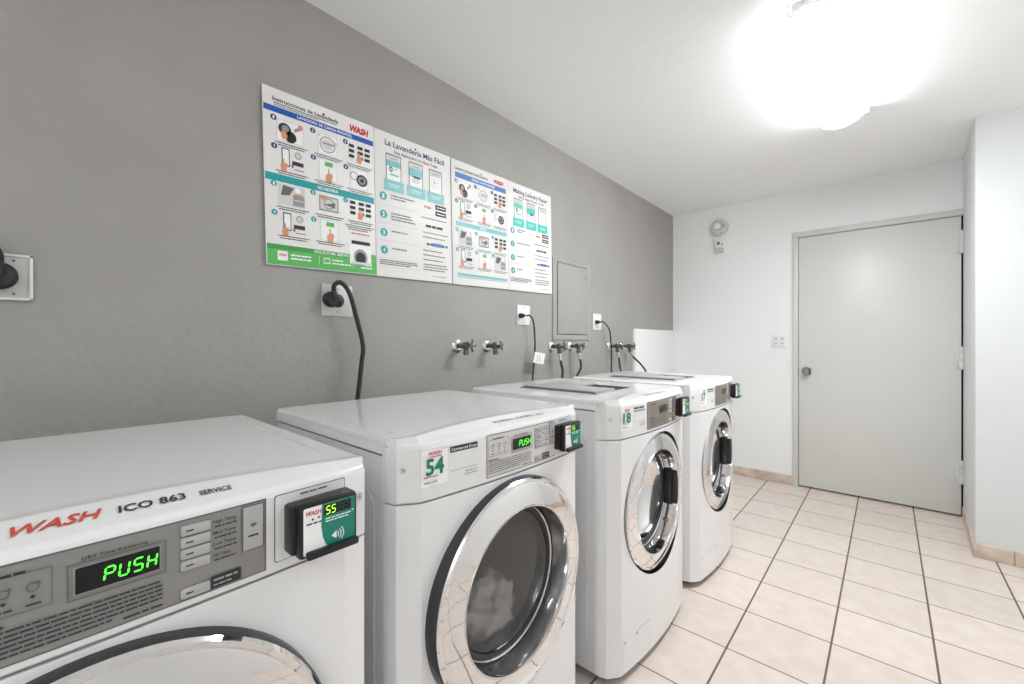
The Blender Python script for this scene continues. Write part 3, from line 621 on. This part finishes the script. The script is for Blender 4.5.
def app_poster(y0, wd, label, title, sub, band, lines, acc, navy):
    o, k = poster('wall_poster', y0, wd, label)
    k.text(title, .12, .912, .038, navy, .78, 2, .016); k.text(sub, .23, .871, .022, INK, .57, 2, .012)
    P0_ = k.P; k.P = lambda a, bb, h: P0_(a-.04, bb, h)
    for i, a in enumerate((.26, .54, .81)):
        hh = .858-.004*i
        k.rect(a-.092, .655, a+.092, hh, INK, 2); k.rect(a-.084, .655, a+.084, hh-.007, WHITE, 3); k.rect(a-.075, hh-.05, a+.075, hh-.01, PALE, 4); k.bars(a-.03, hh-.032, a+.04, .005, MIDG, 5)
        if i < 2: k.rect(a-.084, hh-.085-.015*i, a+.084, hh-.045, band, 5)
        if i == 0: k.disc(a-.035, hh-.105, .022, INKG, 5, 16, .02); k.disc(a-.035, hh-.105, .011, PALE, 6, 16, .01); k.bars(a, hh-.1, a+.05, .005, MIDG, 5); k.rect(a-.045, hh-.148, a+.06, hh-.135, band, 5)
        if i == 1: k.rect(a-.055, hh-.105, a+.0, hh-.097, RED, 5); k.rect(a-.03, hh-.112, a+.055, hh-.1, INK, 6); [k.bars(a-.05, hh-.128-.016*j, a+.04, .005, MIDG, 5, j) for j in range(2)]
        if i == 2: [k.bars(a-.06, hh-.075-.02*j, a+.05, .005, PALE, 5, j) for j in range(4)]; k.disc(a-.02, hh-.095, .008, MIDG, 6, 10)
        k.rect(a-.118, .60, a+.118, .678, band, 7); k.bars(a-.07, .645, a+.07, .005, WHITE, 8, i); k.bars(a-.06, .63, a+.05, .004, WHITE, 8, i+5)
    for i, bb in enumerate((.555, .43, .305, .185)):
        tdisc(k, .13, bb, .042, acc, str(i+1)); 
        for j, ln in enumerate(lines[i]): k.bars(.22, bb+.012-.02*j, .22+ln, .0085, INKG, 2, i*7+j)
        if i: k.rect(.08, bb+.066, .58, bb+.0675, INKL, 2)
    k.rect(.62, .50, .78, .502, PALE, 2); k.rect(.62, .575, .78, .577, PALE, 2); k.text('WASH', .64, .545, .018, RED, .1, 3, .03, .1); k.rect(.80, .553, .955, .588, INK, 2); k.rect(.80, .505, .955, .54, INK, 2); k.bars(.82, .566, .94, .008, WHITE, 4); k.bars(.82, .518, .94, .008, WHITE, 4, 5)
    k.bars(.60, .468, .96, .007, INKG, 2); k.bars(.66, .405, .9, .017, INK, 2, 8); k.bars(.62, .36, .98, .006, INKG, 2, 2); k.bars(.62, .325, .93, .007, INKG, 2, 3)
    k.rect(.68, .262, .95, .295, WHITE, 2); k.bars(.67, .27, .76, .016, INK, 3); k.rect(.75, .266, .89, .292, BLUE2, 4); k.bars(.89, .27, .97, .018, NAVY, 3)
    for j, (x1, z) in enumerate(((.9, .225), (.93, .19), (.9, .155), (.96, .12), (.97, .1), (.92, .08))): k.bars(.62, z, x1, .0075, INKG, 2, j)
    k.frame(.06, .07, .56, .13, .002, PALE, 2); k.para(.075, .118, .54, 3, .0065, .0135, INKG, 3, .8)
    k.bars(.74, .035, .95, .006, INKL, 2)
    k.build('printed_sheet', o)
app_poster(.9438, .410, 'second poster from the left, Spanish app steps under three teal phones', 'La Lavandería Más Fácil', 'Una Aplicación Lo Hace Todo', TEALP, ((.3, .18), (.24, .27, .3), (.2,), (.18,)), TEAL, NAVY)
o, k = poster('wall_poster', 1.357, .408, 'third poster from the left, headed Laundry Room Instructions under a blue band')
k.text('Laundry Room Instructions', .06, .925, .022, INK, .56, 2, .018); k.text('WASH', .73, .925, .030, RED, .19, 2, .06, .2)
k.rect(.06, .862, .965, .905, BLUE2); k.text('FRONT LOAD WASHER', .33, .875, .0175, WHITE, .42, 4, .02)
k.rect(.06, .475, .965, .512, TEALP); k.text('DRYER', .46, .485, .016, WHITE, .11, 4, .02); k.rect(.07, .072, .965, .094, TEALP); k.bars(.08, .06, .96, .006, INKL, 2)
for zz, kinds, m_, ns in ((.775, 'load drum buttons', NAVY, '123'), (.615, 'phone sign door', NAVY, '456'), (.385, 'lint filter buttons', TEAL, '123'), (.225, 'phone sign lint', TEAL, '456')):
    for i, kd in enumerate(kinds.split()):
        cell(k, C3[i]+.01, zz, kd, .098); cap_(k, C3[i]+.02, zz-.076, .26, 2, INKG); tdisc(k, C3[i]-.125, zz+.058, .024, m_, ns[i])
k.build('printed_sheet', o)
app_poster(1.765, .411, 'rightmost poster, headed Making Laundry Easier with three mint phone stands', 'Making Laundry Easier', 'One App Does It All', MINT, ((.2, .12), (.3,), (.14,), (.12,)), TEAL, NAVY)

# ---------------------------------------------------------------- outlets, plugs and cords
def outlet(loc, wd, ht, m, label, face='black', border=False):
    r = empty('wall_outlet', loc, label, 'outlet')
    b = B(); b.box((0, -wd/2, -ht/2), (.006, wd/2, ht/2), m, .002)
    if border:
        for a in ((0, -wd/2, -ht/2), (0, -wd/2, ht/2-.006), ): b.box(a, (.010, wd/2, a[2]+.006), PLASTIC, .001)
        for y in (-wd/2, wd/2-.006): b.box((0, y, -ht/2), (.010, y+.006, ht/2), PLASTIC, .001)
    b.build('cover_plate', r)
    b = B(); b.lathe([(.026, .0), (.026, .0085), (.024, .0095), (0, .0095)], (0, 0, 0), (1, 0, 0), BLACK if face == 'black' else PLASTIC, 24); b.build('socket', r)
    for z in (-ht*.36, ht*.36):
        b = B(); b.lathe([(0, 0), (.003, 0), (.0025, .0012), (0, .0015)], (.006, wd*.22 if border else 0, z), (1, 0, 0), DULLMETAL, 8); b.build('screw', r)
    return r
METALPLATE = mat('metal_plate', srgb(200,198,194), .4, .2)
outlet((0, -.06, 1.358), .112, .112, METALPLATE, 'metal outlet plate with a raised white border at the left edge', border=True)
outlet((0, .777, 1.360), .122, .122, METALPLATE, 'square metal outlet plate below the leftmost poster')
outlet((0, 1.900, 1.358), .115, .115, PLASTIC, 'white outlet plate right of the two bare wall valves', 'white')
outlet((0, 2.742, 1.348), .115, .118, PLASTIC, 'white outlet plate right of the grey wall panel', 'white')
def cord(label, pts, r, plug, pr, flat=False):
    root = empty('power_cord', plug, label, 'cord')
    O = Vector(plug); rel = [Vector(p)-O for p in pts]
    b = B(); b.tube(rel, r, CORD, 10, 8); b.build('cable', root)
    b = B()
    if pr > .02: b.lathe([(0, 0), (pr*.95, 0), (pr, .004), (pr, .018), (pr*.86, .022), (pr*.8, .034), (pr*.5, .038), (0, .038)], (0, 0, 0), (1, 0, 0), RUBBER, 24); b.box((.028, -pr*.35, -pr*.1), (.046, pr*.35, pr*1.0), RUBBER, .006)
    else: b.lathe([(0, 0), (pr, 0), (pr, .016), (pr*.7, .024), (pr*.5, .036), (0, .037)], (0, 0, 0), (1, 0, 0), RUBBER, 14)
    b.build('plug', root)
    return root
cord('black cord from the plug at the left edge, rising out of the photo', [(.035, -.06, 1.375), (.05, -.062, 1.41), (.055, -.09, 1.44), (.05, -.2, 1.38), (.06, -.24, 1.2), (.09, -.22, 1.0), (.12, -.2, .8)], .011, (.0095, -.06, 1.358), .033)
cord('thick black cord from the plug under the leftmost poster, hanging behind dryer 54', [(.044, .745, 1.385), (.046, .745, 1.412), (.055, .765, 1.425), (.06, .795, 1.392), (.06, .822, 1.31), (.06, .853, 1.19), (.06, .848, 1.12), (.075, .825, 1.0), (.10, .79, .86), (.12, .78, .7)], .0088, (.0095, .745, 1.362), .030)
c2 = cord('thin black cord with a white tag, from the outlet right of the bare valves', [(.042, 1.88, 1.352), (.052, 1.9, 1.352), (.055, 1.925, 1.325), (.05, 1.945, 1.26), (.05, 1.949, 1.14), (.06, 1.915, .98), (.08, 1.9, .8)], .0048, (.0095, 1.862, 1.352), .014)
b = B(); dy = -1.862; Tq = [(1.932, 1.143), (2.030, 1.130), (2.014, 1.066), (1.916, 1.080)]
b.grid([[(x, y+dy, z-1.352) for y, z in Tq] for x in (.0535, .0550)], TAG, close_u=True); b.face([(.055, y+dy, z-1.352) for y, z in Tq], TAG); b.face([(.0535, y+dy, z-1.352) for y, z in Tq], TAG)
for q in (.28, .5): b.face([(.0553, 1.93+.1*a+dy-.015*e, 1.138-.012*a-.055*e-1.352) for a, e in ((q, .2), (q+.07, .2), (q+.07, .9), (q, .9))], INKL)
b.build('tag', c2, label='white paper tag')
cord('thin black cord from the outlet right of the grey wall panel', [(.042, 2.72, 1.345), (.052, 2.75, 1.345), (.055, 2.83, 1.29), (.05, 2.862, 1.2), (.05, 2.873, 1.12), (.055, 2.863, .97), (.08, 2.85, .8)], .0048, (.0095, 2.715, 1.345), .014)

# ---------------------------------------------------------------- water valves and hoses
def valve(y, z, label, grp, style, turn=0):
    r = empty('wall_valve', (0, y, z), label, 'valve', grp)
    b = B(); b.lathe([(0, 0), (.036, 0), (.036, .003), (.028, .012), (.018, .016), (.014, .016)], (0, 0, 0), (1, 0, 0), CHROME, 28); b.build('escutcheon', r, label='round chrome wall flange')
    b = B(); b.lathe([(.011, .01), (.011, .04), (.017, .045), (.019, .06), (.017, .075), (.011, .08), (.009, .098), (0, .099)], (0, 0, 0), (1, 0, 0), DULLMETAL, 18)
    b.lathe([(.012, 0), (.012, .022), (.015, .024), (.015, .040), (.012, .042), (0, .042)], (.06, 0, -.004), (.15, 0, -1), DULLMETAL, 16); b.build('valve_body', r)
    b = B(); b.lathe([(0, .09), (.01, .09), (.012, .098), (.009, .106), (0, .107)], (0, 0, 0), (1, 0, 0), DULLMETAL, 12)
    n = 5
    for k in range(n):
        t = 2*PI*k/n+turn; c, s = math.cos(t), math.sin(t); b.tube([(.1, 0, 0), (.101, c*.016, s*.016), (.1, c*.026, s*.026)], .005, DULLMETAL, 8, 0); b.lathe([(0, -.006), (.005, -.004), (.0065, 0), (.005, .004), (0, .006)], (.1, c*.027, s*.027), (1, 0, 0), CHROME if style else DULLMETAL, 8)
    b.build('handle', r, label='spoked valve handle'); return r
def hose(label, pts, metal=.05):
    O = Vector(pts[0]); root = empty('water_hose', O, label, 'hose'); rel = [Vector(p)-O for p in pts]
    b = B(); b.tube(rel, .0075, CORD, 10, 8); b.build('tube', root)
    d = (rel[1]-rel[0]).normalized(); b = B(); b.lathe([(.0, 0), (.013, 0), (.013, .014), (.010, .016), (.0095, .042), (0, .043)], (0, 0, 0), d, CHROME, 14); b.build('coupling', root, label='chrome hose coupling')
VY = [(1.394, 1.182), (1.601, 1.181), (2.179, 1.172), (2.396, 1.173), (2.935, 1.169), (3.146, 1.168)]
lab = ['bare wall valve left of its twin, under the third poster', 'bare wall valve with a star handle, right of its twin', 'left valve of the pair under the grey wall panel', 'right valve of the pair under the grey wall panel', 'left valve of the pair beside the white wall panel', 'right valve of the pair, at the edge of the white wall panel']
for i, (y, z) in enumerate(VY): valve(y, z, lab[i], 'wall valves above the machines', i % 2, .3*i)
def hz(i): y, z = VY[i]; return (.068, y, z-.045)
y = VY[2][0]; hose('dark hose hanging from the left valve under the grey wall panel', [hz(2), (.072, y, 1.08), (.08, y+.01, 1.02), (.09, y-.01, .95), (.11, y-.03, .8)])
y = VY[3][0]; hose('dark hose bending left from the right valve under the grey wall panel', [hz(3), (.073, y+.005, 1.09), (.085, y-.005, 1.03), (.10, y-.09, .96), (.11, y-.2, .8)])
y = VY[4][0]; hose('short dark hose from the left valve beside the white wall panel', [hz(4), (.072, y+.01, 1.08), (.09, y+.0, 1.0), (.11, y-.01, .93), (.12, y-.02, .8)])
y = VY[5][0]; hose('dark hose slanting down right in front of the white wall panel', [hz(5), (.085, y+.02, 1.08), (.13, y+.06, 1.02), (.17, y+.07, .95), (.18, y+.06, .8)])

# ---------------------------------------------------------------- painted access panel in the grey wall
ap = empty('access_panel', (0, 2.41, 1.477), 'grey painted access panel in the wall right of the posters', 'panel')
b = B(); Y0, Y1, Z0, Z1 = -.224, .23, -.265, .268; t = .045
b.box((0, Y0, Z0), (.008, Y0+t, Z1), GREYTRIM, .0015); b.box((0, Y1-t, Z0), (.008, Y1, Z1), GREYTRIM, .0015); b.box((0, Y0+t, Z0), (.008, Y1-t, Z0+t*.8), GREYTRIM, .0015); b.box((0, Y0+t, Z1-t*.6), (.008, Y1-t, Z1), GREYTRIM, .0015); b.build('panel_frame', ap)
b = B(); b.box((.0, Y0+t+.005, Z0+t*.8+.005), (.013, Y1-t-.003, Z1-t*.6-.004), GREYTRIM, .0015); pd = b.build('panel_door', ap)
b = B(); b.box((.0005, Y0+t-.001, Z0+t*.8-.001), (.003, Y1-t+.001, Z1-t*.6+.001), DARKGAP); b.build('panel_gap', ap, label='dark gap around the little door')
b = B(); b.lathe([(0, 0), (.006, 0), (.005, .003), (0, .004)], (.013, Y1-t-.025, Z1-.1), (1, 0, 0), DULLMETAL, 10); b.build('latch', pd)

# ---------------------------------------------------------------- things on the end wall
sm = empty('smoke_detector', (.432, YE, 2.262), 'round white smoke alarm on the end wall near the ceiling', 'alarm')
DETW = mat('alarm_plastic', srgb(205,204,200), .45)
b = B(); b.lathe([(0, 0), (.078, 0), (.080, .008), (.076, .026), (.066, .034), (.05, .036), (.047, .033), (0, .033)], (0, 0, 0), (0, -1, 0), DETW, 40); b.build('body', sm)
b = B(); b.lathe([(.034, .03), (.034, .04), (.024, .046), (0, .047)], (-.012, 0, .008), (0, -1, 0), PLASTIC, 24); b.lathe([(.034, .033), (.037, .033), (.037, .037), (.034, .037)], (-.012, 0, .008), (0, -1, 0), INKG, 24); b.build('sensor_dome', sm)
b = B()
for x, z in ((.04, .012), (.045, -.002), (.02, -.058)): b.box((x-.006, -.038, z-.004), (x+.006, -.030, z+.004), INKG, .001)
b.build('vent_slot', sm)
jb = empty('alarm_box', (.436, YE, 2.09), 'small white box with a lever on the end wall below the smoke alarm', 'alarm')
b = B(); b.box((-.042, -.03, -.02), (.042, 0, .058), PLASTIC, .006); b.build('body', jb)
b = B(); b.box((-.036, -.034, -.062), (.036, 0, -.018), DETW, .006); b.build('lower_cover', jb)
b = B(); b.lathe([(0, 0), (.014, 0), (.014, .004), (0, .005)], (-.005, -.03, .022), (0, -1, 0), INKG, 14); b.box((.022, -.036, .004), (.034, -.03, .014), INK, .001); b.build('button', jb)
sw = empty('wall_outlet', (.906, YE, 1.207), 'white double outlet plate on the end wall beside the door frame', 'outlet')
b = B(); b.box((-.058, -.006, -.056), (.058, 0, .056), PLASTIC, .002); b.build('cover_plate', sw)
for x in (-.024, .024):
    b = B()
    for z in (-.021, .021):
        b.lathe([(0, .006), (.017, .006), (.017, .0085), (0, .0085)], (x, 0, z), (0, -1, 0), PLASTIC, 16)
        for dx in (-.006, .006): b.box((x+dx-.0018, -.0092, z-.004), (x+dx+.0018, -.0084, z+.008), INK)
        b.box((x-.002, -.0092, z-.011), (x+.002, -.0084, z-.007), INK)
    b.build('socket', sw)
